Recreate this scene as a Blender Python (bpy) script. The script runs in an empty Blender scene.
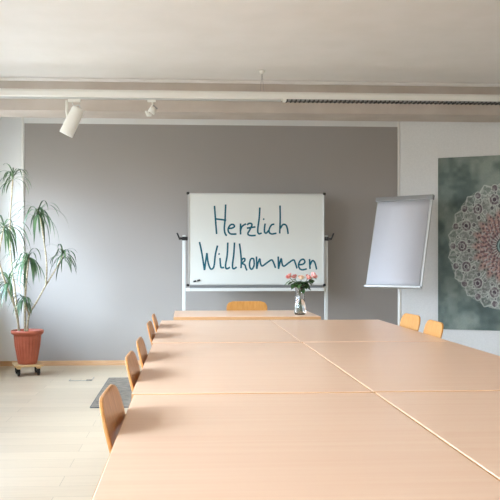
import bpy, bmesh, math, random
import numpy as np
from mathutils import Vector, Matrix, noise

scene = bpy.context.scene
COL = scene.collection
PI = math.pi

# ------------------------------------------------------------------ camera
F = 792.0; CX = 230.0; CY = 262.0; CAMZ = 1.17
PSI = math.atan(46.0 / F)
cam_d = bpy.data.cameras.new('camera'); cam = bpy.data.objects.new('camera', cam_d); COL.objects.link(cam)
cam.location = (0, 0, CAMZ); cam.rotation_euler = (PI / 2, 0, -PSI)
cam_d.sensor_width = 36; cam_d.lens = 36 * F / 500
cam_d.shift_x = (250 - CX) / 500; cam_d.shift_y = (CY - 250) / 500
cam_d.clip_start = 0.02
scene.camera = cam

def ray(px, py):
    f = Vector((math.sin(PSI), math.cos(PSI), 0)); r = Vector((math.cos(PSI), -math.sin(PSI), 0))
    return f * F + r * (px - CX) + Vector((0, 0, 1)) * (CY - py)
def at(px, py, Y):
    d = ray(px, py); return Vector((0, 0, CAMZ)) + d * (Y / d.y)
def atz(px, py, z):
    d = ray(px, py); return Vector((0, 0, CAMZ)) + d * ((z - CAMZ) / d.z)

# ------------------------------------------------------------------ light
WX = -2.2                     # window wall
world = bpy.data.worlds.new('sky'); scene.world = world; world.use_nodes = True
nt = world.node_tree; nt.nodes.clear()
tc = nt.nodes.new('ShaderNodeTexCoord'); sp = nt.nodes.new('ShaderNodeSeparateXYZ')
rmp = nt.nodes.new('ShaderNodeValToRGB'); mr = nt.nodes.new('ShaderNodeMapRange')
bg = nt.nodes.new('ShaderNodeBackground'); wo = nt.nodes.new('ShaderNodeOutputWorld')
mr.inputs['From Min'].default_value = -1; mr.inputs['From Max'].default_value = 1
nt.links.new(tc.outputs['Generated'], sp.inputs[0]); nt.links.new(sp.outputs['Z'], mr.inputs['Value'])
nt.links.new(mr.outputs[0], rmp.inputs[0]); nt.links.new(rmp.outputs[0], bg.inputs[0]); nt.links.new(bg.outputs[0], wo.inputs[0])
e = rmp.color_ramp.elements
e[0].position = 0.0; e[0].color = (0.20, 0.20, 0.19, 1)
e[1].position = 1.0; e[1].color = (0.60, 0.80, 1.08, 1)
for p, c in ((0.49, (0.27, 0.28, 0.27, 1)), (0.515, (0.78, 0.90, 1.06, 1)), (0.7, (0.68, 0.86, 1.10, 1))):
    n_ = e.new(p); n_.color = c
bg.inputs['Strength'].default_value = 7.8
sd_ = bpy.data.lights.new('low_hazy_sun', 'SUN'); sun = bpy.data.objects.new('low_hazy_sun', sd_); COL.objects.link(sun)
sd_.energy = 4.4; sd_.angle = math.radians(32); sd_.color = (0.66, 0.83, 1.0)
sun.rotation_euler = Vector((1.0, .6, -.58)).to_track_quat('-Z', 'Y').to_euler(); sun.location = (-4, 5, 3)
WINDOWS = [(6.2, 8.65), (3.3, 5.4), (0.5, 2.6), (-2.3, -0.2)]
WZ0, WZ1 = 0.86, 2.35
for i, (a, b) in enumerate(WINDOWS):
    ld = bpy.data.lights.new('window_portal', 'AREA'); ld.shape = 'RECTANGLE'; ld.size = b - a; ld.size_y = WZ1 - WZ0
    ld.cycles.is_portal = True
    lo = bpy.data.objects.new('window_portal', ld); COL.objects.link(lo)
    lo.location = (WX - 0.32, (a + b) / 2, (WZ0 + WZ1) / 2)
    lo.rotation_euler = Matrix(((0, 0, -1), (1, 0, 0), (0, -1, 0))).to_euler()   # local x -> world y, -z -> +x
scene.view_settings.view_transform = 'Standard'; scene.view_settings.look = 'None'
scene.view_settings.gamma = 1.0; scene.view_settings.use_curve_mapping = False
scene.view_settings.exposure = 1.25
scene.cycles.max_bounces = 12; scene.cycles.diffuse_bounces = 6

# ------------------------------------------------------------------ materials
def srgb(r, g, b):
    f = lambda c: (c / 255 / 12.92) if c / 255 <= .04045 else ((c / 255 + .055) / 1.055) ** 2.4
    return (f(r), f(g), f(b), 1)
def mat(name, col, rough=.5, metal=0, spec=None, coat=0, trans=0, ior=None):
    m = bpy.data.materials.new(name); m.use_nodes = True
    p = m.node_tree.nodes['Principled BSDF']
    p.inputs['Base Color'].default_value = col; p.inputs['Roughness'].default_value = rough
    p.inputs['Metallic'].default_value = metal
    if spec is not None: p.inputs['Specular IOR Level'].default_value = spec
    if coat: p.inputs['Coat Weight'].default_value = coat; p.inputs['Coat Roughness'].default_value = .2
    if trans: p.inputs['Transmission Weight'].default_value = trans
    if ior: p.inputs['IOR'].default_value = ior
    return m
def nodes(m): return m.node_tree.nodes, m.node_tree.links, m.node_tree.nodes['Principled BSDF']
def noisy(m, c1, c2, scale=(1, 1, 1), nscale=5.0, detail=4, bump=0, lo=.35, hi=.65, bdist=.002, coord='Object'):
    N, L, P = nodes(m)
    t = N.new('ShaderNodeTexCoord'); mp = N.new('ShaderNodeMapping'); mp.inputs['Scale'].default_value = scale
    n = N.new('ShaderNodeTexNoise'); n.inputs['Scale'].default_value = nscale; n.inputs['Detail'].default_value = detail
    r = N.new('ShaderNodeValToRGB'); r.color_ramp.elements[0].position = lo; r.color_ramp.elements[1].position = hi
    r.color_ramp.elements[0].color = c1; r.color_ramp.elements[1].color = c2
    L.new(t.outputs[coord], mp.inputs[0]); L.new(mp.outputs[0], n.inputs['Vector']); L.new(n.outputs['Fac'], r.inputs[0])
    L.new(r.outputs[0], P.inputs['Base Color'])
    if bump:
        b = N.new('ShaderNodeBump'); b.inputs['Strength'].default_value = bump; b.inputs['Distance'].default_value = bdist
        L.new(n.outputs['Fac'], b.inputs['Height']); L.new(b.outputs[0], P.inputs['Normal'])
    return m

WHITE_PAINT = srgb(228, 227, 224)
TAUPE = srgb(163, 157, 151)
M = {}
M['white_wall'] = noisy(mat('white_wall_paint', WHITE_PAINT, .85), srgb(226, 225, 222), srgb(231, 230, 227), nscale=60, bump=.15)
M['ceiling'] = noisy(mat('ceiling_paint', WHITE_PAINT, .9), srgb(231, 227, 221), srgb(235, 231, 226), nscale=3)
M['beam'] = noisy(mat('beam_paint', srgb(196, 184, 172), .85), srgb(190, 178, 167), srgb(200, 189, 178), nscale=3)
M['trim'] = mat('white_gloss_trim', srgb(236, 233, 227), .4)
M['beech'] = noisy(mat('beech_laminate', srgb(224, 186, 148), .28), srgb(236, 190, 156), srgb(244, 206, 174), scale=(.7, 22, 22), nscale=2.0, detail=5, lo=.2, hi=.8, bump=.02)
M['edge'] = noisy(mat('beech_edge_band', srgb(200, 150, 100), .45), srgb(196, 146, 98), srgb(210, 162, 112), scale=(2, 20, 60), nscale=3)
M['ply'] = noisy(mat('beech_plywood', srgb(212, 158, 98), .33), srgb(188, 124, 66), srgb(210, 150, 88), scale=(22, 22, 1.6), nscale=2.5, detail=5, bump=.05)
M['ply_yellow'] = noisy(mat('golden_beech_plywood', srgb(238, 184, 96), .4), srgb(192, 132, 62), srgb(204, 148, 78), scale=(22, 22, 1.6), nscale=2.5, detail=5, bump=.05)
M['steel'] = mat('chromed_steel_tube', srgb(190, 190, 190), .25, 1)
M['grey_metal'] = mat('grey_lacquered_steel', srgb(150, 150, 148), .4, .3)
M['alu'] = mat('satin_aluminium', srgb(205, 206, 203), .35, .6)
M['white_metal'] = mat('white_lacquered_metal', srgb(236, 234, 226), .35)
M['post_metal'] = mat('light_grey_lacquered_metal', srgb(212, 214, 210), .4)
M['black'] = mat('black_plastic', srgb(28, 28, 30), .45)
M['board'] = mat('whiteboard_enamel', srgb(217, 219, 212), .25, coat=.2)
M['ink'] = mat('teal_marker_ink', srgb(0, 88, 104), .8)
M['paper'] = mat('flipchart_paper', srgb(205, 204, 208), .8)
M['terracotta'] = noisy(mat('terracotta_plastic', srgb(176, 92, 66), .5), srgb(168, 86, 62), srgb(184, 98, 72), nscale=8)
M['soil'] = noisy(mat('potting_soil', srgb(70, 52, 38), .95), srgb(50, 36, 26), srgb(96, 74, 54), nscale=60, bump=1, bdist=.01)
M['bark'] = noisy(mat('dracaena_bark', srgb(176, 160, 130), .85), srgb(150, 132, 104), srgb(196, 182, 152), scale=(8, 8, 40), nscale=3, bump=.5)
M['leaf'] = noisy(mat('dracaena_leaf', srgb(70, 100, 62), .4), srgb(38, 68, 44), srgb(92, 118, 76), nscale=6, lo=.3, hi=.7)
M['rose_leaf'] = noisy(mat('rose_leaf_green', srgb(52, 84, 44), .5), srgb(40, 72, 36), srgb(76, 108, 56), nscale=30)
M['rose'] = noisy(mat('pink_rose_petal', srgb(236, 150, 142), .55), srgb(226, 112, 112), srgb(246, 190, 172), nscale=40, lo=.4, hi=.6)
M['rose_pale'] = noisy(mat('pale_cream_rose_petal', srgb(240, 205, 170), .55), srgb(238, 178, 152), srgb(244, 226, 190), nscale=40, lo=.4, hi=.6)
M['glass'] = mat('clear_glass', (1, 1, 1, 1), .02, trans=1, ior=1.45)
M['water'] = mat('water', (.97, 1, .98, 1), 0, trans=1, ior=1.33)
M['caddy'] = noisy(mat('plant_caddy_wood', srgb(206, 170, 120), .6), srgb(196, 158, 108), srgb(214, 180, 132), scale=(2, 30, 30), nscale=3)
M['rug'] = noisy(mat('grey_wool_rug', srgb(140, 140, 138), .95), srgb(92, 83, 70), srgb(158, 146, 130), scale=(1, 5, 1), nscale=14, bump=1, bdist=.008)
M['baseboard'] = noisy(mat('beech_baseboard', srgb(214, 170, 126), .5), srgb(206, 160, 116), srgb(222, 180, 138), scale=(2, 30, 30), nscale=3)
M['door'] = mat('door_lacquer', srgb(214, 208, 198), .5)
M['pane'] = mat('window_glass', (1, 1, 1, 1), .0)
N, L, P = nodes(M['pane'])
tr = N.new('ShaderNodeBsdfTransparent'); gl = N.new('ShaderNodeBsdfGlossy'); gl.inputs['Roughness'].default_value = .02
mx = N.new('ShaderNodeMixShader'); mx.inputs[0].default_value = .06
L.new(tr.outputs[0], mx.inputs[1]); L.new(gl.outputs[0], mx.inputs[2]); L.new(mx.outputs[0], N['Material Output'].inputs[0])

# laminate floor: long planks
fm = mat('pale_oak_laminate', srgb(226, 210, 184), .38); M['floor'] = fm
N, L, P = nodes(fm)
t = N.new('ShaderNodeTexCoord'); br = N.new('ShaderNodeTexBrick')
br.inputs['Scale'].default_value = 1; br.inputs['Brick Width'].default_value = 1.3; br.inputs['Row Height'].default_value = .19
br.inputs['Mortar Size'].default_value = .0015; br.inputs['Bias'].default_value = 0
br.inputs['Color1'].default_value = srgb(208, 188, 160); br.inputs['Color2'].default_value = srgb(198, 178, 150); br.inputs['Mortar'].default_value = srgb(165, 145, 118)
L.new(t.outputs['Object'], br.inputs['Vector'])
mp = N.new('ShaderNodeMapping'); mp.inputs['Scale'].default_value = (1.2, 22, 1)
nz = N.new('ShaderNodeTexNoise'); nz.inputs['Scale'].default_value = 2.5; nz.inputs['Detail'].default_value = 6
L.new(t.outputs['Object'], mp.inputs[0]); L.new(mp.outputs[0], nz.inputs['Vector'])
mm = N.new('ShaderNodeMix'); mm.data_type = 'RGBA'; mm.blend_type = 'MULTIPLY'; mm.inputs[0].default_value = .25
rr = N.new('ShaderNodeValToRGB'); rr.color_ramp.elements[0].color = (.75, .7, .62, 1); rr.color_ramp.elements[0].position = .3; rr.color_ramp.elements[1].position = .65
L.new(nz.outputs['Fac'], rr.inputs[0]); L.new(br.outputs['Color'], mm.inputs[6]); L.new(rr.outputs[0], mm.inputs[7]); L.new(mm.outputs[2], P.inputs['Base Color'])

# ------------------------------------------------------------------ mesh builder
class MB:
    def __init__(s): s.v = []; s.f = []
    def add(s, vs, fs):
        o = len(s.v); s.v += [tuple(x) for x in vs]; s.f += [tuple(i + o for i in f) for f in fs]; return s
    def box(s, x0, x1, y0, y1, z0, z1, mtx=None):
        vs = [Vector((x, y, z)) for z in (z0, z1) for y in (y0, y1) for x in (x0, x1)]
        if mtx: vs = [mtx @ v for v in vs]
        return s.add(vs, [(0, 2, 3, 1), (4, 5, 7, 6), (0, 1, 5, 4), (2, 6, 7, 3), (0, 4, 6, 2), (1, 3, 7, 5)])
    def tube(s, pts, r, n=12, cap=True, flat=None):
        pts = [Vector(p) for p in pts]; rs = r if isinstance(r, (list, tuple)) else [r] * len(pts)
        rings = []; up = None
        for i, p in enumerate(pts):
            d = (pts[min(i + 1, len(pts) - 1)] - pts[max(i - 1, 0)])
            d = d.normalized() if d.length > 1e-9 else Vector((0, 0, 1))
            if up is None:
                up = Vector((0, 0, 1)) if abs(d.z) < .9 else Vector((1, 0, 0))
            a = d.cross(up).normalized(); b = a.cross(d).normalized(); up = b
            rings.append([p + (a * math.cos(2 * PI * k / n) + b * math.sin(2 * PI * k / n)) * rs[i] for k in range(n)])
        vs = [v for R in rings for v in R]; fs = []
        for i in range(len(pts) - 1):
            for k in range(n):
                fs.append((i * n + k, i * n + (k + 1) % n, (i + 1) * n + (k + 1) % n, (i + 1) * n + k))
        if cap:
            fs.append(tuple(range(n - 1, -1, -1))); fs.append(tuple((len(pts) - 1) * n + k for k in range(n)))
        if flat: vs = [Vector((v.x, flat + (v.y - flat) * .08, v.z)) for v in vs]
        return s.add(vs, fs)
    def lathe(s, prof, n=32, c=(0, 0, 0), rad=None):
        vs = []; fs = []; m = len(prof)
        for k in range(n):
            a = 2 * PI * k / n
            for (r, z) in prof:
                q = rad(a, r, z) if rad else r
                vs.append((c[0] + q * math.cos(a), c[1] + q * math.sin(a), c[2] + z))
        for k in range(n):
            for j in range(m - 1):
                fs.append((k * m + j, ((k + 1) % n) * m + j, ((k + 1) % n) * m + j + 1, k * m + j + 1))
        return s.add(vs, fs)
    def build(s, name, material, parent=None, bevel=0, smooth=False, seg=2, subsurf=0):
        me = bpy.data.meshes.new(name); me.from_pydata(s.v, [], s.f); me.update()
        bm = bmesh.new(); bm.from_mesh(me); bmesh.ops.remove_doubles(bm, verts=bm.verts, dist=1e-6)
        bmesh.ops.recalc_face_normals(bm, faces=bm.faces); bm.to_mesh(me); bm.free()
        o = bpy.data.objects.new(name, me); COL.objects.link(o)
        me.materials.append(material)
        if smooth: me.polygons.foreach_set('use_smooth', [True] * len(me.polygons))
        if bevel:
            b = o.modifiers.new('bevel', 'BEVEL'); b.width = bevel; b.segments = seg; b.limit_method = 'ANGLE'; b.angle_limit = .6
            if smooth: b.harden_normals = False
        if subsurf:
            b = o.modifiers.new('subsurf', 'SUBSURF'); b.levels = subsurf; b.render_levels = subsurf
        if parent: o.parent = parent
        return o
def tag(o, label=None, cat=None, group=None, kind=None):
    if label: o['label'] = label
    if cat: o['category'] = cat
    if group: o['group'] = group
    if kind: o['kind'] = kind
    return o
def empty(name, loc, rz=0, label=None, cat=None, group=None):
    o = bpy.data.objects.new(name, None); COL.objects.link(o); o.location = loc; o.rotation_euler = (0, 0, rz)
    o.empty_display_size = .1
    return tag(o, label, cat, group)
def struct(o): o['kind'] = 'structure'; return o
def copy_tree(o, parent=None):
    c = o.copy(); COL.objects.link(c); c.parent = parent
    for ch in list(o.children): copy_tree(ch, c)
    return c
def smooth_line(pts, k=5):
    if len(pts) < 3: return pts
    P_ = [pts[0]] + list(pts) + [pts[-1]]; out = []
    for i in range(1, len(P_) - 2):
        p0, p1, p2, p3 = (Vector(q) for q in P_[i - 1:i + 3])
        for j in range(k):
            t = j / k
            out.append(.5 * ((2 * p1) + (p2 - p0) * t + (2 * p0 - 5 * p1 + 4 * p2 - p3) * t * t + (3 * p1 - p0 - 3 * p2 + p3) * t ** 3))
    out.append(Vector(P_[-2])); return out

# ------------------------------------------------------------------ the room
YB = 9.05; YF = -3.0; H = 3.0
CR = at(399.5, 262, YB).x            # corner where the slanted wall begins
ANG = math.radians(25)
WD = Vector((math.cos(ANG), -math.sin(ANG), 0)); WN = Vector((-math.sin(ANG), -math.cos(ANG), 0))
LEN = 3.2
SE = Vector((CR, YB, 0)) + WD * LEN
XR = SE.x
struct(MB().box(WX - .3, XR + .3, YF - .2, YB + .2, -.2, 0).build('floor', M['floor']))
struct(MB().box(WX - .3, XR + .3, YF - .2, YB + .2, H, H + .2).build('ceiling', M['ceiling']))
# back wall: taupe paint field with unpainted white border
wb = struct(MB().box(WX - .3, CR, YB, YB + .2, 0, H).build('wall_back', None))
XL_T = at(24.5, 262, YB).x; XR_T = at(397.6, 262, YB).x; ZT = at(330, 126.3, YB).z
wm = mat('taupe_painted_wall', TAUPE, .85); wb.data.materials.clear(); wb.data.materials.append(wm)
N, L, P = nodes(wm)
t = N.new('ShaderNodeTexCoord'); s3 = N.new('ShaderNodeSeparateXYZ'); L.new(t.outputs['Object'], s3.inputs[0])
def cmp(out, op, v):
    c = N.new('ShaderNodeMath'); c.operation = op; c.inputs[1].default_value = v; L.new(out, c.inputs[0]); return c.outputs[0]
def mul(a, b):
    c = N.new('ShaderNodeMath'); c.operation = 'MULTIPLY'; L.new(a, c.inputs[0]); L.new(b, c.inputs[1]); return c.outputs[0]
mask = mul(mul(cmp(s3.outputs['X'], 'GREATER_THAN', XL_T), cmp(s3.outputs['X'], 'LESS_THAN', XR_T)), cmp(s3.outputs['Z'], 'LESS_THAN', ZT))
nz = N.new('ShaderNodeTexNoise'); nz.inputs['Scale'].default_value = 140
bp = N.new('ShaderNodeBump'); bp.inputs['Strength'].default_value = .25; bp.inputs['Distance'].default_value = .002
L.new(t.outputs['Object'], nz.inputs['Vector']); L.new(nz.outputs['Fac'], bp.inputs['Height']); L.new(bp.outputs[0], P.inputs['Normal'])
mm = N.new('ShaderNodeMix'); mm.data_type = 'RGBA'; mm.inputs[6].default_value = WHITE_PAINT; mm.inputs[7].default_value = TAUPE
L.new(mask, mm.inputs[0]); L.new(mm.outputs[2], P.inputs['Base Color'])
# slanted white wall, right wall, wall behind the camera
rot = Matrix.Rotation(-ANG, 4, 'Z')
mtx = Matrix.Translation((CR, YB, 0)) @ rot
struct(MB().box(0, LEN, 0, .2, 0, H, mtx).build('wall_right_slanted', M['white_wall']))
struct(MB().box(XR, XR + .2, YF, SE.y, 0, H).build('wall_right', M['white_wall']))
struct(MB().box(WX - .3, XR + .2, YF - .2, YF, 0, H).build('wall_front', M['white_wall']))
wl = MB(); prev = YF
for (a, b) in sorted(WINDOWS):
    wl.box(WX - .3, WX, prev, a, WZ0, WZ1); prev = b
wl.box(WX - .3, WX, prev, YB, WZ0, WZ1)
wl.box(WX - .3, WX, YF, YB, 0, WZ0); wl.box(WX - .3, WX, YF, YB, WZ1, H)
struct(wl.build('wall_left', M['white_wall']))
for i, (a, b) in enumerate(WINDOWS):
    w = struct(empty('window_%d' % (i + 1), (WX - .2, (a + b) / 2, WZ0)))
    hw = (b - a) / 2; hh = WZ1 - WZ0; f_ = MB()
    f_.box(-.03, .03, -hw, hw, 0, .06).box(-.03, .03, -hw, hw, hh - .06, hh)
    for yy in (-hw, -.03, hw - .06): f_.box(-.03, .03, yy, yy + .06, .06, hh - .06)
    f_.build('window_frame', M['trim'], w, bevel=.004)
    MB().box(-.004, .004, -hw + .06, -.03, .06, hh - .06).build('pane', M['pane'], w)
    MB().box(-.004, .004, .03, hw - .06, .06, hh - .06).build('pane', M['pane'], w)
    MB().box(.03, .24, -hw + .005, hw - .005, 0, .025).build('window_sill', M['trim'], w, bevel=.004)
# ceiling beam, cove and trims
YFb = at(250, 113, 8.0).y; beam_z = at(330, 113.5, 8.0).z
cz = at(330, 84.5, 7.97).z
tm = MB(); tm.box(WX, XR, 8.0, 8.40, beam_z, H); struct(tm.build('trim_1', M['beam']))
tm = MB(); tm.box(WX, XR, 7.93, 8.0, cz, H); struct(tm.build('trim_2', M['ceiling'], bevel=.012, seg=3))
tx = at(22.8, 262, YB).x
struct(MB().box(tx - .013, tx + .013, YB - .02, YB, .05, H).build('trim_3', M['trim'], bevel=.004))
struct(MB().box(CR - .022, CR - .002, YB - .012, YB, .05, H).build('trim_4', M['trim'], bevel=.003))
struct(MB().box(WX, CR, YB - .015, YB, 0, .055).build('baseboard_back', M['baseboard'], bevel=.003))
struct(MB().box(.02, LEN - .02, -.015, 0, 0, .055, mtx).build('baseboard_right_slanted', M['baseboard'], bevel=.003))
struct(MB().box(WX, WX + .015, YF, YB - .02, 0, .055).build('baseboard_left', M['baseboard'], bevel=.003))
# door behind the camera
d1 = struct(empty('door_1', (3.4, YF + .03, 0)))
MB().box(-.45, .45, -.02, .02, .01, 2.02).build('door_leaf', M['door'], d1, bevel=.003)
MB().box(-.52, -.45, -.03, .03, 0, 2.1).box(.45, .52, -.03, .03, 0, 2.1).box(-.45, .45, -.03, .03, 2.03, 2.1).build('door_frame', M['trim'], d1, bevel=.004)
MB().tube([(.38, .02, 1.02), (.38, .07, 1.02), (.26, .07, 1.02)], .009).build('door_handle', M['steel'], d1, smooth=True)

# ------------------------------------------------------------------ tables
TH = .745
def make_table(w, d, legs_in=.06):
    r = empty('conference_table', (0, 0, 0))
    MB().box(-w / 2 + .0015, w / 2 - .0015, -d / 2 + .0015, d / 2 - .0015, TH - .025, TH).build('tabletop', M['beech'], r, bevel=.0025)
    eb = MB(); a, b = w / 2, d / 2; z0, z1 = TH - .0245, TH - .0018
    eb.box(-a, a, -b, -b + .0018, z0, z1).box(-a, a, b - .0018, b, z0, z1).box(-a, -a + .0018, -b, b, z0, z1).box(a - .0018, a, -b, b, z0, z1)
    eb.build('edge_band', M['edge'], r)
    ap = MB(); i = legs_in + .02
    for yy in (-b + i, b - i - .02): ap.box(-a + i, a - i, yy, yy + .02, TH - .075, TH - .026)
    for xx in (-a + i, a - i - .02): ap.box(xx, xx + .02, -b + i, b - i, TH - .075, TH - .026)
    ap.build('apron', M['grey_metal'], r)
    for sx in (-1, 1):
        for sy in (-1, 1):
            x, y = sx * (a - legs_in - .02), sy * (b - legs_in - .02)
            lg = MB().tube([(x, y, .015), (x, y, TH - .03)], .02, 16).build('leg', M['grey_metal'], r, smooth=False)
            MB().lathe([(0, 0), (.022, 0), (.022, .02), (.0, .02)], 16, (x, y, 0)).build('foot_cap', M['black'], lg)
    return r
XA = (atz(132, 393, TH).x + atz(152, 342.7, TH).x) / 2
YR = [atz(160, 320.4, TH).y, atz(152, 342.7, TH).y, atz(132, 393, TH).y]
XS = (atz(375, 392.5, TH).x + atz(332, 362, TH).x) / 2
XE = (atz(385, 321, TH).x + atz(442, 341, TH).x) / 2 + .018
D1 = (YR[0] - YR[2]) / 2
print('table', XA, XS, XE, YR, D1)
W1 = XS - XA; W2 = XE - XS
proto = make_table(W1 - .002, D1 - .002)
lab = ['beech table in the left column, farthest back, in front of the desk',
       'beech table in the left column, the middle of three',
       'beech table nearest the camera in the left column, with chair shadow on it']
lab2 = ['beech table in the right column, farthest back, two yellow chairs beside it',
        'beech table in the right column, the middle of three',
        'beech table nearest the camera in the right column, at lower right']
tbl_r = make_table(W2 - .002, D1 - .002)
for k in range(3):
    y = YR[0] - D1 * (k + .5)
    dz = (0, -.0025, -.006)[k]
    o = proto if k == 0 else copy_tree(proto)
    o.location = ((XA + XS) / 2, y, 0); o.scale = (1, 1, (TH + dz) / TH)
    o.rotation_euler = (0, 0, math.radians(-.25))
    tag(o, lab[k], 'table', 'beech conference tables pushed together')
    o = tbl_r if k == 0 else copy_tree(tbl_r)
    o.location = ((XS + XE) / 2, y , 0); o.scale = (1, 1, 1 - (0, .0022, .0066)[k])
    o.rotation_euler = (0, 0, math.radians(-.25))
    tag(o, lab2[k], 'table', 'beech conference tables pushed together')
# desk in front of the whiteboard
a = atz(173.5, 317, TH); b = atz(322, 316.8, TH); c = atz(300, 310.5, TH)
dd = make_table(b.x - a.x, .8); dd.name = 'presenter_desk'
dd.location = ((a.x + b.x) / 2, a.y + .4, 0)
tag(dd, 'narrow beech desk in front of the whiteboard, vase on it', 'desk')
DESK = dd.location.copy()
print('desk', a, b, c)

# ------------------------------------------------------------------ chairs (face +Y, backrest at -Y)
def shell_plate(w, h, th, curve, fn, nx=16, nz=36, rnd=.07, rb=.05):
    """plywood plate: rounded-rectangle outline in (u,v), placed by fn(u,v,off)"""
    mb = MB(); top = []; bot = []
    for j in range(nz + 1):
        v = h * j / nz
        e_ = 0
        if h - v < rnd: e_ = rnd - math.sqrt(max(0, rnd ** 2 - (rnd - (h - v)) ** 2))
        if v < rb: e_ = rb - math.sqrt(max(0, rb ** 2 - (rb - v) ** 2))
        hw = w / 2 - e_
        for i in range(nx + 1):
            u = -hw + 2 * hw * i / nx
            top.append(fn(u, v, th / 2)); bot.append(fn(u, v, -th / 2))
    n = nx + 1; vs = top + bot; o = len(top); fs = []
    for j in range(nz):
        for i in range(nx):
            q = (j * n + i, j * n + i + 1, (j + 1) * n + i + 1, (j + 1) * n + i)
            fs.append(q); fs.append(tuple(x + o for x in reversed(q)))
    rim = [i for i in range(n)] + [j * n + nx for j in range(1, nz + 1)] + [nz * n + i for i in range(nx - 1, -1, -1)] + [j * n for j in range(nz - 1, 0, -1)]
    for k in range(len(rim)):
        p, q = rim[k], rim[(k + 1) % len(rim)]
        fs.append((p, q, q + o, p + o))
    return mb.add(vs, fs)
TILT = math.radians(14)
def make_chair(name, wood, rnd=.075, up=0):
    r = empty(name, (0, 0, 0))
    def back(u, v, off):
        z = .505 + v * math.cos(TILT)
        y = -.205 - (z - .745) * math.tan(TILT) - .10 * (.0 - (u * u) / .16) * .22 + off
        return Vector((u, y, z))
    shell_plate(.362, .328, .010, 0, back, rnd=rnd, rb=.05).build('backrest', wood, r, bevel=.002, smooth=True)
    def seat(u, v, off):
        y = -.19 + v
        z = .445 + off + .02 * (u / .2) ** 2 - .012 * math.sin(PI * v / .4) - (.035 * max(0, (v - .33) / .07) ** 2)
        return Vector((u, y, z))
    shell_plate(.39, .40, .010, 0, seat, rnd=.06, rb=.06).build('seat', wood, r, bevel=.002, smooth=True)
    fr = MB()
    for s in (-1, 1):
        fr.tube(smooth_line([(s * .15, .14, .428), (s * .15, -.06, .425), (s * .15, -.13, .455), (s * .15, -.155, .51), (s * .15, -.172, .59)], 4), .009, 10)
    fr.tube([(-.15, .12, .43), (.15, .12, .43)], .008, 10); fr.tube([(-.15, -.1, .425), (.15, -.1, .425)], .008, 10)
    fr.build('frame', M['steel'], r, smooth=True)
    for sx in (-1, 1):
        for sy, yt, yb in ((1, .13, .18), (-1, -.12, -.2)):
            lg = MB().tube([(sx * .15, yt, .43), (sx * .185, yb, .01)], .0095, 12).build('leg', M['steel'], r, smooth=True)
            MB().lathe([(0, 0), (.013, 0), (.013, .025), (0, .025)], 14, (sx * .185, yb, 0)).build('foot_cap', M['black'], lg)
    return r
cp = make_chair('plywood_chair', M['ply'])
left_spots = [(atz(115, 430, TH).y + .13, 'plywood chair at the left table edge, nearest the camera', 1),
              (3.0, 'plywood chair at the left table edge, second from the camera', 1),
              (3.58, 'plywood chair at the left table edge, third from the camera, close behind the second', 1),
              (4.58, 'plywood chair at the left table edge, fourth from the camera', 1),
              (5.25, 'plywood chair at the left table edge, farthest from the camera', 1)]
for k, (y, l, _) in enumerate(left_spots):
    o = cp if k == 0 else copy_tree(cp)
    o.location = (XA - .012 + .205 - .005 - (.005, .004, 0, 0, 0)[k], y, 0); o.rotation_euler = (0, 0, -PI / 2 + (-.03, -.02, -.01, -.02, 0)[k])
    tag(o, l, 'chair', 'plywood chairs along the left side of the tables')
cy = make_chair('golden_plywood_chair', M['ply_yellow'], rnd=.06)
for k, (y, l) in enumerate([(5.16, 'golden plywood chair on the right side of the tables, closer to the flipchart'),
                            (4.58, 'golden plywood chair on the right side of the tables, closer to the tapestry')]):
    o = cy if k == 0 else copy_tree(cy)
    o.location = (XE + .02 - .2 + (.035, 0)[k], y, 0); o.rotation_euler = (0, 0, PI / 2 + (.05, -.04)[k])
    tag(o, l, 'chair', 'golden plywood chairs on the right of the tables')
o = copy_tree(cy); px = at(245.5, 305, DESK.y + .6)
o.location = (px.x, DESK.y + .4 + .03 - .2, 0); o.rotation_euler = (0, 0, PI); del o['group']; o.location.z = 0
tag(o, 'golden plywood chair behind the desk, facing the room below the whiteboard', 'chair')

# ------------------------------------------------------------------ whiteboard
YW = 8.62
tl = at(188, 193, YW); br_ = at(324.3, 285.2, YW)
cxw = (tl.x + br_.x) / 2; ww = br_.x - tl.x
wbd = empty('whiteboard', (cxw, YW, 0), 0, 'mobile whiteboard with teal handwritten greeting on a white metal stand', 'whiteboard')
z0, z1 = br_.z, tl.z; hw = ww / 2
MB().box(-hw + .012, hw - .012, 0, .02, z0 + .012, z1 - .012).build('board', M['board'], wbd)
fr = MB(); t_ = .015
fr.box(-hw, hw, -.006, .026, z1 - t_, z1).box(-hw, hw, -.006, .026, z0, z0 + t_).box(-hw, -hw + t_, -.006, .026, z0 + t_, z1 - t_).box(hw - t_, hw, -.006, .026, z0 + t_, z1 - t_)
fr.build('frame', M['alu'], wbd, bevel=.003)
for sx in (-1, 1):
    for zz in (z0, z1):
        x = sx * hw; z = zz
        MB().box(x - .016, x + .016, -.009, .028, z - .012 if zz == z0 else z - .018, z + .018 if zz == z0 else z + .012).build('corner_cap', M['black'], wbd, bevel=.008, seg=3)
trz = at(250, 291, YW - .05).z
MB().box(-hw + .02, hw - .02, -.085, -.006, trz, trz + .006).box(-hw + .02, hw - .02, -.088, -.08, trz, trz + .034).box(-hw + .02, hw - .02, -.012, -.006, trz, trz + .01).build('pen_tray', M['post_metal'], wbd, bevel=.002)
MB().box(-hw + .02, hw - .02, 0, .015, trz, z0 + .004).build('mounting_rail', mat('dark_grey_rail', srgb(120, 120, 118), .5), wbd)
pxl = at(184, 262, YW + .03).x - cxw; pxr = at(326.3, 262, YW + .03).x - cxw
ptop = at(184, 235, YW + .03).z
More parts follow.
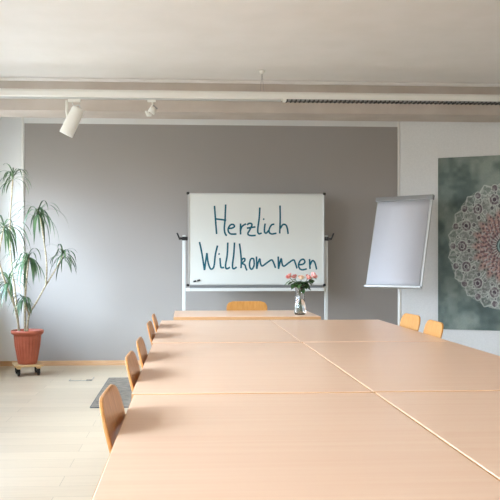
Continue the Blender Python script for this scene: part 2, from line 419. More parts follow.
for s, x in ((-1, pxl), (1, pxr)):
    MB().box(x - .018, x + .018, .03, .06, .09, ptop).build('post', M['post_metal'], wbd, bevel=.004)
    ft = MB().box(x - .022, x + .022, -.26, .35, .06, .095).build('foot', M['white_metal'], wbd, bevel=.006)
    for yy in (-.22, .31):
        MB().lathe([(0, 0), (.012, 0), (.026, .004), (.03, .03), (.026, .056), (.012, .06), (0, .06)], 16, (x, yy, 0)).build('caster', M['black'], ft)
    kz = at(184, 238.5, YW).z
    MB().box(min(x, x + s * -.05), max(x, x + s * -.05), .018, .034, kz - .02, kz + .02).box(x - .02, x + .02, .0, .03, kz - .02, kz + .02).tube([(x, .02, kz), (x + s * .05, .0, kz)], .013, 12).tube([(x + s * .045, 0, kz - .012), (x + s * .075, -.01, kz + .06)], .009, 10).build('clamp_knob', M['black'], wbd, bevel=.002)
MB().box(pxl, pxr, .035, .055, trz - .005, trz + .03).box(pxl, pxr, .035, .055, .3, .33).build('crossbar', M['white_metal'], wbd, bevel=.003)
# handwriting, strokes traced in the board's own plane
S = []
def st(ox, oy, *pts): S.append([(ox + u / 10, oy + v / 10) for u, v in pts])
A_ = (208, 198); B_ = (248, 198); C_ = (195, 235); D_ = (235, 235); E_ = (275, 235)
st(*A_, (65, 78), (73, 190), (79, 270), (86, 360)); st(*A_, (177, 65), (173, 150), (171, 215), (163, 300), (170, 352), (188, 378)); st(*A_, (70, 208), (125, 215), (182, 222))
st(*A_, (205, 305), (245, 300), (265, 283), (250, 264), (222, 272), (203, 305), (205, 338), (230, 360), (285, 360))
st(*A_, (326, 255), (324, 310), (326, 365)); st(*A_, (325, 325), (340, 285), (380, 258))
st(*A_, (390, 268), (415, 253), (440, 265), (420, 315), (398, 358), (425, 376), (478, 374)); st(*A_, (388, 302), (475, 289))
st(*B_, (118, 95), (112, 200), (97, 320), (108, 358), (137, 350)); st(*B_, (150, 209), (157, 212), (163, 216)); st(*B_, (172, 255), (165, 300), (166, 342), (184, 350), (206, 325))
st(*B_, (264, 262), (235, 270), (212, 312), (214, 346), (240, 360), (285, 352)); st(*B_, (320, 75), (322, 200), (317, 355)); st(*B_, (319, 310), (350, 266), (380, 272), (394, 310), (401, 360))
st(*C_, (45, 70), (70, 190), (95, 352)); st(*C_, (95, 352), (107, 260), (119, 180)); st(*C_, (119, 180), (130, 270), (150, 330), (170, 340), (190, 310), (203, 200), (225, 105))
st(*C_, (234, 187), (241, 190), (247, 194)); st(*C_, (250, 230), (254, 290), (262, 325), (292, 325)); st(*C_, (328, 75), (322, 200), (305, 305), (318, 338), (350, 322)); st(*C_, (395, 75), (388, 190), (374, 305), (386, 338), (417, 320))
st(*D_, (45, 85), (57, 180), (63, 260), (60, 332)); st(*D_, (62, 265), (78, 237), (98, 238), (94, 262), (68, 282), (98, 298), (108, 330), (120, 355))
st(*D_, (180, 234), (157, 242), (145, 290), (152, 332), (172, 340), (191, 300), (188, 245), (176, 234))
st(*D_, (215, 215), (217, 340)); st(*D_, (217, 340), (230, 280), (248, 238), (255, 285), (272, 310), (310, 285), (362, 250), (382, 268), (405, 330))
st(*E_, (32, 215), (35, 340)); st(*E_, (35, 340), (47, 285), (62, 236), (72, 290), (90, 312), (135, 280), (183, 249), (200, 272), (220, 335))
st(*E_, (240, 298), (280, 292), (299, 268), (282, 242), (252, 258), (235, 300), (248, 338), (278, 348), (318, 338))
st(*E_, (345, 240), (350, 340)); st(*E_, (351, 300), (372, 258), (393, 266), (406, 300), (416, 345))
hm = MB()
for s_ in S:
    pts = []
    for (u, v) in s_:
        p = at(u, v, YW - .001); pts.append((p.x - cxw, -.001, p.z))
    pts = smooth_line(pts, 5)
    hm.tube(pts, .0092, 8, flat=-.001)
hm.build('handwriting', M['ink'], wbd)['label'] = 'teal handwriting reading Herzlich Willkommen'
# magnets and pens
for k, (u, v, l) in enumerate([(194.8, 281.3, 'small black magnet at the lower left of the whiteboard, left one of two'), (198.6, 280.4, 'small black magnet at the lower left of the whiteboard, right one of two')]):
    p = at(u, v, YW - .005); mb = MB(); mt = Matrix.Translation(p) @ Matrix.Rotation(-.25, 4, 'Y')
    mb.box(-.016, .016, -.006, .005, -.009, .009, mt)
    o = mb.build('magnet', M['black'], bevel=.003); tag(o, l, 'magnet', 'magnets on the whiteboard')
p = at(246.5, 289.4, YW - .06)
er = empty('board_eraser', (p.x, YW - .045, trz + .006), 0, 'small black and white eraser lying on the whiteboard tray', 'eraser')
MB().box(-.045, .045, -.02, .02, 0, .012).build('felt', M['white_metal'], er); MB().box(-.045, .045, -.02, .02, .012, .03).build('grip', M['black'], er, bevel=.004)
p = at(217, 289, YW - .06)
mk = empty('marker_pen', (p.x, YW - .045, trz + .014), 0, 'thin marker pen on the left part of the whiteboard tray', 'pen')
MB().tube([(-.06, 0, 0), (.03, 0, 0)], .008, 12).build('barrel', M['white_metal'], mk, smooth=True); MB().tube([(.03, 0, 0), (.068, 0, 0)], .0088, 12).build('cap', M['ink'], mk, smooth=True)

# ------------------------------------------------------------------ flipchart
al = math.radians(42); ti = math.radians(16)
topc = at(404.5, 199, 8.42); fl = .98
nrm = Vector((-math.sin(al), -math.cos(al), 0)); rgt = Vector((math.cos(al), -math.sin(al), 0))
dwn = (Vector((0, 0, -1)) * math.cos(ti) + nrm * math.sin(ti)).normalized(); nr2 = rgt.cross(dwn) * -1
if nr2.dot(nrm) < 0: nr2 = -nr2
base = Vector((0, 0, 0)) + Vector((topc.x, topc.y, 0)) + nrm * (.12) + Vector((0, 0, 0))
pole_x = at(399.8, 262, 8.5)
fc = empty('flipchart', (pole_x.x, pole_x.y, 0), 0, 'flipchart with blank white paper pad, tilted on a single pole', 'flipchart')
def fp(u, v, w):  # u right, v down, w toward viewer, local coordinates
    return (topc - Vector((pole_x.x, pole_x.y, 0))) + rgt * u + dwn * v + nr2 * w
def fbox(mb, u0, u1, v0, v1, w0, w1):
    vs = [fp(u, v, w) for w in (w0, w1) for v in (v0, v1) for u in (u0, u1)]
    return mb.add(vs, [(0, 2, 3, 1), (4, 5, 7, 6), (0, 1, 5, 4), (2, 6, 7, 3), (0, 4, 6, 2), (1, 3, 7, 5)])
hwf = .315
fbox(MB(), -hwf - .01, hwf + .01, -.01, fl, -.02, 0).build('backboard', M['alu'], fc, bevel=.004)
fbox(MB(), -hwf - .022, hwf + .022, -.03, .022, -.022, .02).build('clamp_bar', M['grey_metal'], fc, bevel=.006)
fbox(MB(), -hwf - .01, hwf + .01, fl - .01, fl + .012, -.02, .035).build('pen_ledge', M['alu'], fc, bevel=.003)
pm = MB(); n = 14   # paper with a soft curl at the bottom
for i in range(n):
    v0 = .025 + (fl - .04) * i / n; v1 = .025 + (fl - .04) * (i + 1) / n
    c0, c1 = (.006 + .012 * (i / n) ** 4), (.006 + .012 * ((i + 1) / n) ** 4)
    pm.add([fp(-hwf + .005, v0, c0), fp(hwf - .018, v0, c0), fp(hwf - .018, v1, c1), fp(-hwf + .005, v1, c1)], [(0, 1, 2, 3)])
pp = pm.build('paper_pad', M['paper'], fc, smooth=True)
sd = pp.modifiers.new('thickness', 'SOLIDIFY'); sd.thickness = .005
pv = fp(0, .5, -.05)
mb = MB(); mb.tube([(0, 0, .02), (0, 0, pv.z + .1)], .016, 14)
mb.build('pole', M['white_metal'], fc, smooth=True)
mb = MB(); q = fp(0, .45, -.02); mb.tube([(0, 0, q.z), q], .02, 12); mb.tube([(0, 0, q.z - .05), (0, 0, q.z + .05)], .024, 14); mb.build('tilt_joint', M['grey_metal'], fc, smooth=True)
for k in range(5):
    a_ = 2 * PI * k / 5 + .3; e_ = Vector((math.cos(a_), math.sin(a_), 0))
    lg = MB().tube([(0, 0, .085), (e_.x * .29, e_.y * .29, .065)], [.018, .012], 10).build('leg', M['grey_metal'], fc, smooth=True)
    MB().lathe([(0, 0), (.02, 0), (.026, .025), (.02, .05), (0, .054)], 14, (e_.x * .29, e_.y * .29, 0)).build('caster', M['black'], lg, smooth=True)

# ------------------------------------------------------------------ tapestry on the slanted wall
def wall_t(px):
    d = ray(px, 262); # solve (CR,YB)+WD t on ray
    # d.x*s = CR+WD.x t ; d.y*s = YB+WD.y t
    k = d.x / d.y; t = (k * YB - CR) / (WD.x - k * WD.y)
    P_ = Vector((CR, YB, 0)) + WD * t; return t, P_
t0, P0 = wall_t(438.2); t1, P1 = wall_t(500)
zs = lambda py, P_: CAMZ + (CY - py) * (P_.y * 1.0 / ray(250, py).y) if False else at(0, py, 1).z
def zat(px, py, P_):
    return at(px, py, P_.y).z
ztop = zat(438.2, 158.3, P0); zbot = zat(438.2, 328.8, P0); zc = zat(500, 246, P1)
HWt = t1 - t0 + .04; tc_ = t0 + HWt
print('tapestry', t0, t1, ztop, zbot, zc)
nx, nz_ = 320, 440
uu = np.linspace(-1, 1, nx); vv = np.linspace(zbot, ztop, nz_)
U, V = np.meshgrid(uu, vv)
Xm = U * HWt; rx, ry = .60, .72
X = Xm / rx; Yv = (V - zc) / ry
rho = np.hypot(X, Yv); th = np.arctan2(Yv, X)
rng = np.random.default_rng(4)
def vnoise(sx, sz, seed):
    g = np.random.default_rng(seed).random((sz + 2, sx + 2))
    a = (U * .5 + .5) * sx; b = (V - zbot) / (ztop - zbot) * sz
    i = np.clip(a.astype(int), 0, sx - 1 + 1); j = np.clip(b.astype(int), 0, sz)
    fa, fb = a - i, b - j; fa = fa * fa * (3 - 2 * fa); fb = fb * fb * (3 - 2 * fb)
    i1 = np.minimum(i + 1, sx + 1); j1 = np.minimum(j + 1, sz + 1)
    return (g[j, i] * (1 - fa) + g[j, i1] * fa) * (1 - fb) + (g[j1, i] * (1 - fa) + g[j1, i1] * fa) * fb
nz1 = .5 * vnoise(5, 7, 1) + .3 * vnoise(11, 15, 2) + .2 * vnoise(30, 40, 3)
def C(*c): return np.array([srgb(*c)[:3]])[0]
def mixc(a, b, m): return a * (1 - m[..., None]) + b * m[..., None]
col = np.broadcast_to(C(112, 126, 120), U.shape + (3,)).copy()
col = mixc(col, C(150, 160, 150), np.clip((nz1 - .45) * 3.5, 0, 1) * .8)
col = mixc(col, C(78, 92, 88), np.clip((.5 - nz1) * 4, 0, 1) * .8)
col = mixc(col, C(70, 82, 78), np.clip((np.abs(U) - .85) / .15, 0, 1) * .4)
line = C(178, 186, 176); dark = C(58, 50, 58); mauve = C(126, 92, 100); pink = C(196, 142, 134)
def sm(x, w): return np.clip(1 - np.abs(x) / w, 0, 1)
def petals(r0, r1, n, ph, base=None, lw=.012, sq=1.0):
    """ring of pointed petals from r0 to r1"""
    global col
    a = ((th + ph) * n / (2 * PI)) % 1 - .5
    q = (rho - r0) / (r1 - r0)
    prof = np.where(q < .5, .5, .5 * (1 - np.clip((q - .5) / .5, 0, 1) ** sq))
    inside = (q > 0) & (q < 1) & (np.abs(a) < prof)
    if base is not None: col[inside] = mixc(col, base, np.full(U.shape, .55))[inside]
    d = (np.abs(a) - prof) * 2 * PI * rho / n
    m = sm(d, lw) * ((q > 0) & (q < 1.02)); col = mixc(col, line, m * .9)
    d2 = (np.abs(a) - prof * .72) * 2 * PI * rho / n
    col = mixc(col, line, sm(d2, lw * .7) * ((q > .15) & (q < .9)) * .6)
def discs(rc, n, ph, r, c, ring=True):
    global col
    a = (((th + ph) * n / (2 * PI)) % 1 - .5) * 2 * PI / n
    d = np.hypot(rho * np.cos(a) - rc, rho * np.sin(a))
    col = mixc(col, c, (d < r) * .75)
    ang = np.arctan2(rho * np.sin(a), rho * np.cos(a) - rc)
    col = mixc(col, dark, ((d < r * .85) & (np.cos(ang * 8) > .2) & (d > r * .3)) * .45)
    if ring: col = mixc(col, line, sm(d - r, .011) * .9)
lace = vnoise(70, 100, 9); lace2 = vnoise(110, 150, 12)
reg = rho < .98
pink = C(186, 146, 138); line = C(208, 212, 204); mauve = C(112, 92, 102)
col = mixc(col, C(140, 148, 140), reg * .45)
petals(.80, 1.0, 18, 0, C(128, 138, 130), lw=.022, sq=1.0)
petals(.66, .93, 18, PI / 18, C(142, 148, 142), lw=.020, sq=1.4)
discs(.905, 18, PI / 18, .055, mauve)
petals(.50, .82, 14, 0, C(150, 152, 146), lw=.014, sq=1.4)
discs(.735, 14, PI / 14, .088, mauve); discs(.735, 14, PI / 14, .04, C(84, 72, 82))
discs(.62, 28, 0, .036, C(96, 88, 94)); discs(.83, 36, PI / 36, .022, C(80, 84, 86))
col = mixc(col, line, ((lace > .62) & (rho < .98) & (rho > .5)) * .35)
col = mixc(col, dark, ((lace2 > .7) & (rho < .95) & (rho > .5)) * .35)
star = .50 + .05 * np.cos(18 * th)
soft = np.clip((star + .06 - rho) / .12, 0, 1)
col = mixc(col, pink, soft * .8)
for rc, n_, r_ in ((.50, 36, .016), (.45, 36, .02), (.40, 32, .018), (.355, 32, .02), (.31, 28, .02), (.265, 26, .02), (.22, 24, .018), (.18, 20, .016)):
    a = (((th + rc * 9) * n_ / (2 * PI)) % 1 - .5) * 2 * PI / n_
    d = np.hypot((rho * np.cos(a) - rc) * .8, rho * np.sin(a)); col = mixc(col, dark, (d < r_) * .7)
col = mixc(col, C(128, 96, 104), ((rho < .42) & (np.cos(th * 18 + rho * 50) > .1)) * .45)
col = mixc(col, line, ((lace2 > .62) & (rho < .45)) * .4)
col = mixc(col, C(72, 62, 70), np.clip((.30 - rho) / .15, 0, 1) * .55)
col = mixc(col, line, ((rho < .20) & (rho > .13) & (np.cos(th * 28) > .3)) * .6)
col = mixc(col, C(60, 72, 72), (rho < .13) * 1.0)
col = mixc(col, C(150, 176, 170), sm(rho - .095, .024))
col = mixc(col, mauve, (rho < .055) * .8)
col *= (.9 + .2 * rng.random(U.shape))[..., None]
fold = .004 * np.sin(U * 9 + 1) + .003 * np.sin(U * 23 + V * 1.5) + .006 * np.exp(-((U + 1) / .08) ** 2)
VS = np.stack([Xm, -.012 - np.abs(fold), V], -1).reshape(-1, 3)
idx = np.arange(nx * nz_).reshape(nz_, nx)
FS = np.stack([idx[:-1, :-1], idx[:-1, 1:], idx[1:, 1:], idx[1:, :-1]], -1).reshape(-1, 4)
me = bpy.data.meshes.new('tapestry'); me.from_pydata(VS.tolist(), [], FS.tolist()); me.update()
ca = me.color_attributes.new('weave', 'FLOAT_COLOR', 'POINT')
ca.data.foreach_set('color', np.concatenate([col.reshape(-1, 3), np.ones((nx * nz_, 1))], 1).astype(np.float32).ravel())
me.polygons.foreach_set('use_smooth', [True] * len(me.polygons))
tap = bpy.data.objects.new('tapestry', me); COL.objects.link(tap)
tap.location = Vector((CR, YB, 0)) + WD * tc_; tap.rotation_euler = (0, 0, -ANG)
mt = mat('printed_cotton', (1, 1, 1, 1), .9); N, L, P = nodes(mt); at_ = N.new('ShaderNodeVertexColor'); at_.layer_name = 'weave'
L.new(at_.outputs['Color'], P.inputs['Base Color']); me.materials.append(mt)
sd = tap.modifiers.new('thickness', 'SOLIDIFY'); sd.thickness = .002
tag(tap, 'grey green wall tapestry with a pink and mauve mandala, hanging on the white wall', 'tapestry')

# ------------------------------------------------------------------ suspended light bar and spotlights
YL = 7.55
p0 = at(250, 91.5, YL); p1 = at(250, 99.6, YL); zt, zb = p0.z, p1.z; rr_ = (zt - zb) / 2; zc2 = (zt + zb) / 2
XB0, XB1 = WX + .02, XR - .35
bar = empty('ceiling_light_bar', ((XB0 + XB1) / 2, YL, zb), 0, 'long white light bar hanging across the room below the ceiling', 'light')
cxb = (XB0 + XB1) / 2
prof = [(-.04, 0), (-.045, .012), (-.045, .045), (-.03, .066), (0, .074), (.03, .066), (.045, .045), (.045, .012), (.04, 0)]
sc_ = (zt - zb) / .074
vs = []; fs = []
for x in (XB0 - cxb, XB1 - cxb):
    vs += [(x, y, z * sc_) for y, z in prof]
n = len(prof)
for k in range(n): fs.append((k, (k + 1) % n, n + (k + 1) % n, n + k))
fs += [tuple(range(n)), tuple(range(2 * n - 1, n - 1, -1))]
MB().add(vs, fs).build('housing', M['white_metal'], bar, bevel=.004)
xl = at(286, 100, YL).x - cxb
MB().box(XB0 - cxb, xl - .05, -.016, .016, -.014, 0).build('track', M['alu'], bar)
lv = MB(); lv.box(xl, XB1 - cxb - .02, -.044, -.038, -.012, 0).box(xl, XB1 - cxb - .02, .038, .044, -.012, 0)
lv.box(xl, XB1 - cxb - .02, -.038, .038, -.004, -.001)
lvo = lv.build('louvre', M['grey_metal'], bar)
lf = MB(); x = xl
while x < XB1 - cxb - .03:
    lf.box(x, x + .014, -.046, .046, -.017, -.002); x += .043
lf.build('louvre_fins', mat('dark_louvre', srgb(70, 68, 66), .5), lvo)
MB().box(xl - .03, xl, -.046, .046, -.016, .02).build('end_cap', M['white_metal'], bar, bevel=.003)
wx = at(262, 80, YL).x - cxb
for x in (wx, wx - 2.6, wx + 2.6):
    wr = MB().tube([(x - .02, 0, .06), (x, 0, H - zb - .02)], .0018, 6).tube([(x + .02, 0, .06), (x, 0, H - zb - .02)], .0018, 6).build('suspension_wire', M['grey_metal'], bar)
    MB().lathe([(0, 0), (.02, 0), (.03, .03), (0, .03)], 20, (x, 0, H - zb - .03)).build('ceiling_rose', M['white_metal'], wr, smooth=True)
def Lc(px, py, o, Y=YL, dy=0): return at(px, py, Y) - Vector(o) + Vector((0, dy, 0))
o0 = at(76, 100.5, YL); o0.z = zb - .014
s1 = empty('spotlight', o0, 0, 'large white cylindrical spotlight clipped under the light bar at left', 'spotlight')
MB().box(-.075, .045, -.018, .018, -.028, 0).build('track_adapter', M['white_metal'], s1, bevel=.006)
A1 = Lc(78.5, 109, o0); B1 = Lc(66, 134.5, o0); ax = (B1 - A1).normalized(); B1 = B1 + Vector((0, .0, 0)); r1 = .067
hd = MB(); q = [A1 + ax * (-.006), A1, A1 + ax * .012, B1 - ax * .004, B1, B1 - ax * .002, B1 - ax * .06]
hd.tube(q, [.05, r1 * .86, r1 * .93, r1, r1 * .98, r1 * .9, r1 * .86], 32).build('lamp_head', M['white_metal'], s1, smooth=True)
hd2 = MB().tube([B1 - ax * .05, B1 - ax * .045], [r1 * .84, r1 * .84], 32).build('lens', M['alu'], s1)
k1 = Lc(66.7, 100.5, o0); k2 = Lc(66.5, 112, o0); k3 = Lc(68, 121, o0)
MB().tube([k1, k2, k3], .012, 10).tube([k3, k3 + Vector((.05, 0, -.01))], .012, 10).build('bracket', M['white_metal'], s1, smooth=True)
MB().tube(smooth_line([Lc(72, 102, o0), Lc(74, 106, o0) , Lc(79, 105, o0), Lc(80, 110, o0)], 4), .005, 8).build('power_cable', M['alu'], s1, smooth=True)
o0 = at(151, 100.5, YL); o0.z = zb - .014
s2 = empty('spotlight', o0, 0, 'small white spotlight on a thin arm, right of the large one', 'spotlight')
MB().box(-.035, .045, -.016, .016, -.02, 0).build('track_adapter', M['white_metal'], s2, bevel=.005)
MB().tube([Lc(152.5, 102, o0), Lc(152.5, 105, o0), Lc(148, 112, o0)], .008, 8).build('bracket', M['white_metal'], s2, smooth=True)
a_, b_ = Lc(154.5, 107.5, o0, dy=.0), Lc(151, 112.5, o0)
MB().tube([a_, a_ + (b_ - a_) * .3, b_], [.012, .028, .036], 20).build('lamp_head', M['white_metal'], s2, smooth=True)
MB().tube([Lc(153, 105, o0), Lc(157.5, 109, o0)], .006, 8).build('tilt_lever', M['grey_metal'], s2, smooth=True)
a_, b_ = Lc(148.5, 110, o0), Lc(147, 115, o0)
MB().tube([Lc(145.5, 111, o0), Lc(148, 114.8, o0), Lc(151.5, 115.5, o0)], [.008, .02, .010], 14).build('reflector', M['white_metal'], s2, smooth=True)

# ------------------------------------------------------------------ potted dracaena on a wheeled caddy
pc = at(27.5, 350, 8.35)
rim_z = at(27.5, 331, 8.35).z; cad_top = at(27.5, 364.2, 8.3).z
print('pot', pc, rim_z, cad_top)
PX, PY = pc.x, 8.35
cd = empty('plant_caddy', (PX, PY, 0), .3, 'square wooden wheeled caddy under the terracotta pot', 'plant caddy')
cm = MB()
for k in range(4): cm.box(-.145, .145, -.145 + k * .0755, -.145 + k * .0755 + .063, cad_top - .02, cad_top)
for xx in (-.12, .08): cm.box(xx, xx + .04, -.145, .145, cad_top - .038, cad_top - .02)
cm.build('board', M['caddy'], cd, bevel=.003)
for sx in (-1, 1):
    for sy in (-1, 1):
        cs = MB().tube([(sx * .1 - .011, sy * .1, .024), (sx * .1 + .011, sy * .1, .024)], .024, 20).build('caster', M['black'], cd)
        MB().box(sx * .1 - .017, sx * .1 + .017, sy * .1 - .015, sy * .1 + .015, .045, cad_top - .038).box(sx * .1 - .017, sx * .1 - .012, sy * .1 - .008, sy * .1 + .008, .02, .046).box(sx * .1 + .012, sx * .1 + .017, sy * .1 - .008, sy * .1 + .008, .02, .046).build('fork', M['black'], cs)
PB = cad_top
plant = empty('potted_dracaena', (PX, PY, PB), 0, 'tall potted plant with drooping thin green leaves in a ribbed terracotta pot', 'plant')
ph = rim_z - PB + .012
def ribs(a, r, z):
    return r * (1 + (.022 * math.cos(a * 24) if .03 < z < ph - .06 and r > .08 else 0))
prof = [(0, 0), (.092, 0), (.098, .008), (.1, .02), (.104, .05), (.115, .12), (.128, .19), (.137, ph - .065), (.139, ph - .055), (.148, ph - .048), (.165, ph - .035), (.168, ph - .015), (.165, ph - .002), (.158, ph), (.148, ph - .004), (.14, ph - .03), (.12, ph - .05), (.0, ph - .05)]
MB().lathe(prof, 192, (0, 0, 0), ribs).build('pot', M['terracotta'], plant, smooth=True)
MB().lathe([(0, ph - .03), (.06, ph - .026), (.139, ph - .034), (.135, ph - .05)], 40).build('soil', M['soil'], plant, smooth=True)
random.seed(11)
org = Vector((PX, PY, PB))
def PL(px, py, Y): return at(px, py, Y) - org
sz = ph - .035
stems = [ # polyline px, Y depth, radius
    ([(27, 327, 8.36), (29, 315, 8.38), (36, 303, 8.42), (46, 285, 8.5), (54, 272, 8.52), (60, 261, 8.52), (63, 256, 8.52)], .0085),
    ([(46, 285, 8.5), (46.5, 262, 8.5), (43, 235, 8.46), (40, 217, 8.44), (38, 210, 8.42)], .008),
    ([(25, 326, 8.33), (25, 300, 8.3), (27, 275, 8.3), (28.5, 262, 8.3), (28, 256, 8.3)], .009),
    ([(20, 326, 8.30), (15, 308, 8.25), (8, 290, 8.2), (2, 272, 8.1), (-1, 258, 8.05), (2, 236, 8.0), (4, 226, 8.0)], .010),
    ([(19, 327, 8.36), (16, 300, 8.4), (11, 260, 8.45), (10, 220, 8.5), (12, 190, 8.5), (13, 176, 8.5)], .010),
    ([(15, 308, 8.25), (11, 290, 8.2), (9, 280, 8.2)], .008),
    ([(29, 315, 8.38), (26, 306, 8.3), (24, 298, 8.28)], .007)]
for k, (pts, r) in enumerate(stems):
    P3 = [PL(*p) for p in pts]
    if k in (0, 2, 3, 4):
        # root each main stem inside the pot mouth
        b0 = P3[0].copy(); b0.z = sz - .02; lim = .1
        if Vector((b0.x, b0.y)).length > lim: f_ = lim / Vector((b0.x, b0.y)).length; b0.x *= f_; b0.y *= f_
        P3[0] = b0
    P3 = smooth_line(P3, 5); n = len(P3)
    MB().tube(P3, [r * (1.15 - .45 * i / n) + .0006 * math.sin(i * 2.1) for i in range(n)], 10).build('stem', M['bark'], plant, smooth=True)
def crown(px, py, Y, L0, n, spread, seed, lean=(0, 0)):
    rnd = random.Random(seed); c = PL(px, py, Y); mb = MB()
    for k in range(n):
        az = rnd.uniform(0, 2 * PI); el = rnd.uniform(-.7, .95) ; Ln = L0 * rnd.uniform(.7, 1.08)
        droop = rnd.uniform(3.2, 5.5) * spread
        d = Vector((math.cos(az) * math.cos(el) + lean[0], math.sin(az) * math.cos(el), math.sin(el) + lean[1])).normalized()
        p = c + Vector((0, 0, rnd.uniform(-.03, .04))); seg = 9; pts = [p.copy()]
        dd_ = d.copy()
        for s in range(seg):
            p = p + dd_ * (Ln / seg); pts.append(p.copy())
            dd_ = (dd_ + Vector((0, 0, -1)) * droop / seg * (.35 + s / seg)).normalized()
        side = Vector((-math.sin(az), math.cos(az), 0)); w = rnd.uniform(.0075, .0115)
        vs = []
        for i, q in enumerate(pts):
            t = i / seg; ww_ = w * (.55 + .9 * t) if t < .4 else w * .91 * (1 - ((t - .4) / .6) ** 2) + .0004
            for u in (-1, 0, 1):
                v = q + side * ww_ * u + Vector((0, 0, -.002 if u == 0 else 0))
                wv = v + org; wv.x = max(wv.x, WX + .01); wv.y = min(wv.y, YB - .01); vs.append(wv - org)
        fs = []
        for i in range(seg):
            for u in (0, 1): fs.append((i * 3 + u, i * 3 + u + 1, i * 3 + u + 4, i * 3 + u + 3))
        mb.add(vs, fs)
    return mb.build('leaf_crown', M['leaf'], plant, smooth=True)
crown(38, 213, 8.42, .42, 34, 1.0, 1, (-.15, 0)); crown(63, 256, 8.52, .27, 26, 1.0, 2, (.15, .1))
crown(28, 259, 8.3, .38, 34, 1.05, 3); crown(4, 229, 8.0, .44, 34, 1.0, 4)
crown(13, 178, 8.5, .30, 26, .9, 5, (0, .2)); crown(9, 281, 8.2, .32, 28, 1.0, 6); crown(24, 299, 8.28, .24, 24, 1.1, 7)

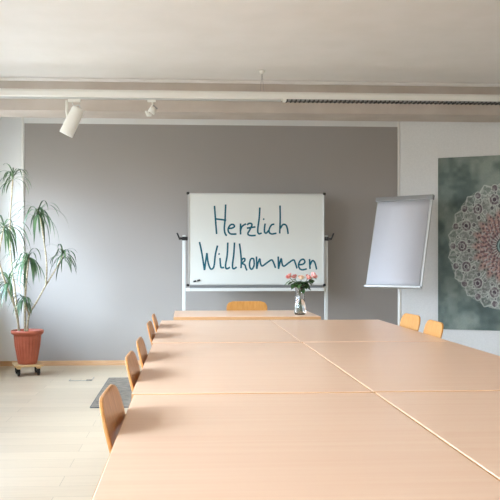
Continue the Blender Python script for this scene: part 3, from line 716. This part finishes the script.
# ------------------------------------------------------------------ vase of roses on the desk
vp = atz(300, 314.5, TH)
VX, VY = vp.x, vp.y
print('vase', vp)
vase = empty('glass_vase', (VX, VY, TH), 0, 'clear glass vase on the right end of the desk', 'vase')
vh = at(300, 283, VY).z - TH
outer = [(0, 0), (.040, 0), (.046, .01), (.049, .035), (.045, .08), (.038, .13), (.036, .17), (.043, vh - .015), (.052, vh)]
inner_ = [(r - .003, max(z, .008)) for r, z in reversed(outer[1:])] + [(0, .008)]
MB().lathe(outer + inner_, 48).build('vase_body', M['glass'], vase, smooth=True)
wp = [(0, .0075), (.038, .0075), (.0435, .012), (.0464, .035), (.0424, .08), (.0357, .125), (0, .125)]
MB().lathe(wp, 40).build('water', M['water'], vase, smooth=True)
def make_rose(seed, hx, hy, hz, size, petal, label):
    rnd = random.Random(seed)
    r = empty('rose', (VX, VY, TH + .012), 0, label, 'flower', 'roses in the glass vase')
    bx, by = -hx * .35, -hy * .35; top = Vector((hx, hy, hz))
    mid = Vector((hx * .12, hy * .12, vh * .75)); n_ = Vector((bx * .5, by * .5, 0))
    pts = smooth_line([n_, Vector((0, 0, vh * .4)) + n_ * .3, mid, top * .55 + mid * .45 + Vector((0, 0, .004)), top], 5)
    MB().tube(pts, .0022, 8).build('stem', M['rose_leaf'], r, smooth=True)
    d = (top - mid).normalized(); Rm = d.to_track_quat('Z', 'Y').to_matrix().to_4x4(); Tm = Matrix.Translation(top) @ Rm
    fm_ = MB()
    for layer, (cnt, rad, hgt, op) in enumerate([(3, .25, .95, -.1), (4, .5, 1.0, .0), (5, .78, .98, .18), (5, .95, .85, .5)]):
        for k in range(cnt):
            a0 = 2 * PI * k / cnt + layer * .7 + rnd.uniform(-.2, .2); wd = 2 * PI / cnt * .72
            vs = []; nu, nv = 6, 6
            for j in range(nv + 1):
                t = j / nv
                for i in range(nu + 1):
                    s = i / nu * 2 - 1
                    aa = a0 + s * wd * (.35 + .65 * math.sin(PI * min(t * .8 + .12, 1)))
                    rr2 = size * rad * (math.sin(PI * .5 * min(1, t * 1.6)) * .95 + .05) + size * op * max(0, t - .6) ** 1.3 * 1.6
                    zz = size * hgt * 1.5 * t * (1 - .16 * s * s * t) - (size * .25 * op * max(0, t - .8) * 3)
                    vs.append(Tm @ Vector((rr2 * math.cos(aa), rr2 * math.sin(aa), zz)))
            fs = [(j * (nu + 1) + i, j * (nu + 1) + i + 1, (j + 1) * (nu + 1) + i + 1, (j + 1) * (nu + 1) + i) for j in range(nv) for i in range(nu)]
            fm_.add(vs, fs)
    fm_.build('blossom', petal, r, smooth=True)
    lm = MB()
    for k in range(14):
        t = rnd.uniform(.45, .93); p = pts[int(t * (len(pts) - 1))]
        if p.z < vh * .8: p = pts[int(.8 * (len(pts) - 1))]
        az = rnd.uniform(0, 2 * PI); ln = rnd.uniform(.04, .062); side = Vector((-math.sin(az), math.cos(az), 0)); out = Vector((math.cos(az), math.sin(az), rnd.uniform(-.5, .4))).normalized()
        vs = []
        for i in range(6):
            u = i / 5; q = p + out * (ln * (.15 + u)) + Vector((0, 0, -.018 * u * u)); w = .019 * math.sin(PI * min(.97, u * .85 + .1))
            vs += [q - side * w, q + Vector((0, 0, -.003)), q + side * w]
        lm.add(vs, [(i * 3 + j, i * 3 + j + 1, i * 3 + j + 4, i * 3 + j + 3) for i in range(5) for j in (0, 1)])
    lm.build('leaf', M['rose_leaf'], r, smooth=True)
heads = [(290.3, 278.3, .0, 'pink rose at the far left of the bouquet', 'rose', .026),
         (295.2, 278.5, .02, 'pink rose second from the left in the bouquet', 'rose', .023),
         (301.2, 279.6, -.03, 'pale cream rose in the middle of the bouquet', 'rose_pale', .024),
         (307.3, 279.2, -.02, 'deep pink rose right of the pale one in the bouquet', 'rose', .025),
         (312.2, 277.5, .02, 'pink rose at the far right of the bouquet', 'rose', .028)]
for k, (u, v, dy, l, c, s) in enumerate(heads):
    p = at(u, v, VY + dy)
    make_rose(20 + k, p.x - VX, dy, p.z - TH - .012, s, M[c], l)

# ------------------------------------------------------------------ rug and floor outlet
ra = atz(107, 378.5, 0); rb = atz(93.5, 408, 0)
print('rug', ra, rb)
rw = .6
rg = empty('rug', ((ra.x + rb.x) / 2 + rw / 2, (ra.y + rb.y) / 2, 0), 0, 'grey woven rug on the floor left of the tables', 'rug')
L_ = (ra.y - rb.y) / 2
MB().box(-rw / 2, rw / 2, -L_, L_, 0, .009).build('rug_pile', M['rug'], rg, bevel=.003)
MB().box(-rw / 2 - .006, -rw / 2, -L_, L_, 0, .008).box(-rw / 2, rw / 2, -L_ - .006, -L_, 0, .008).box(-rw / 2, rw / 2, L_, L_ + .006, 0, .008).build('border', mat('dark_rug_binding', srgb(92, 92, 92), .9), rg)
fa = atz(69.5, 381, 0); fb = atz(91, 381, 0)
fo = empty('floor_outlet', ((fa.x + fb.x) / 2, fa.y + .11, 0), 0, 'flush square floor outlet lid near the potted plant', 'floor outlet')
w2 = (fb.x - fa.x) / 2
MB().box(-w2, w2, -.11, .11, 0, .003).build('lid', M['floor'], fo)
MB().box(-w2, w2, -.116, -.11, 0, .005).box(-w2 - .006, -w2, -.116, .0, 0, .005).box(w2, w2 + .006, -.116, .116, 0, .004).build('frame', M['grey_metal'], fo)
MB().box(w2 - .05, w2 + .005, -.10, -.075, .003, .008).build('latch', M['black'], fo, bevel=.001)
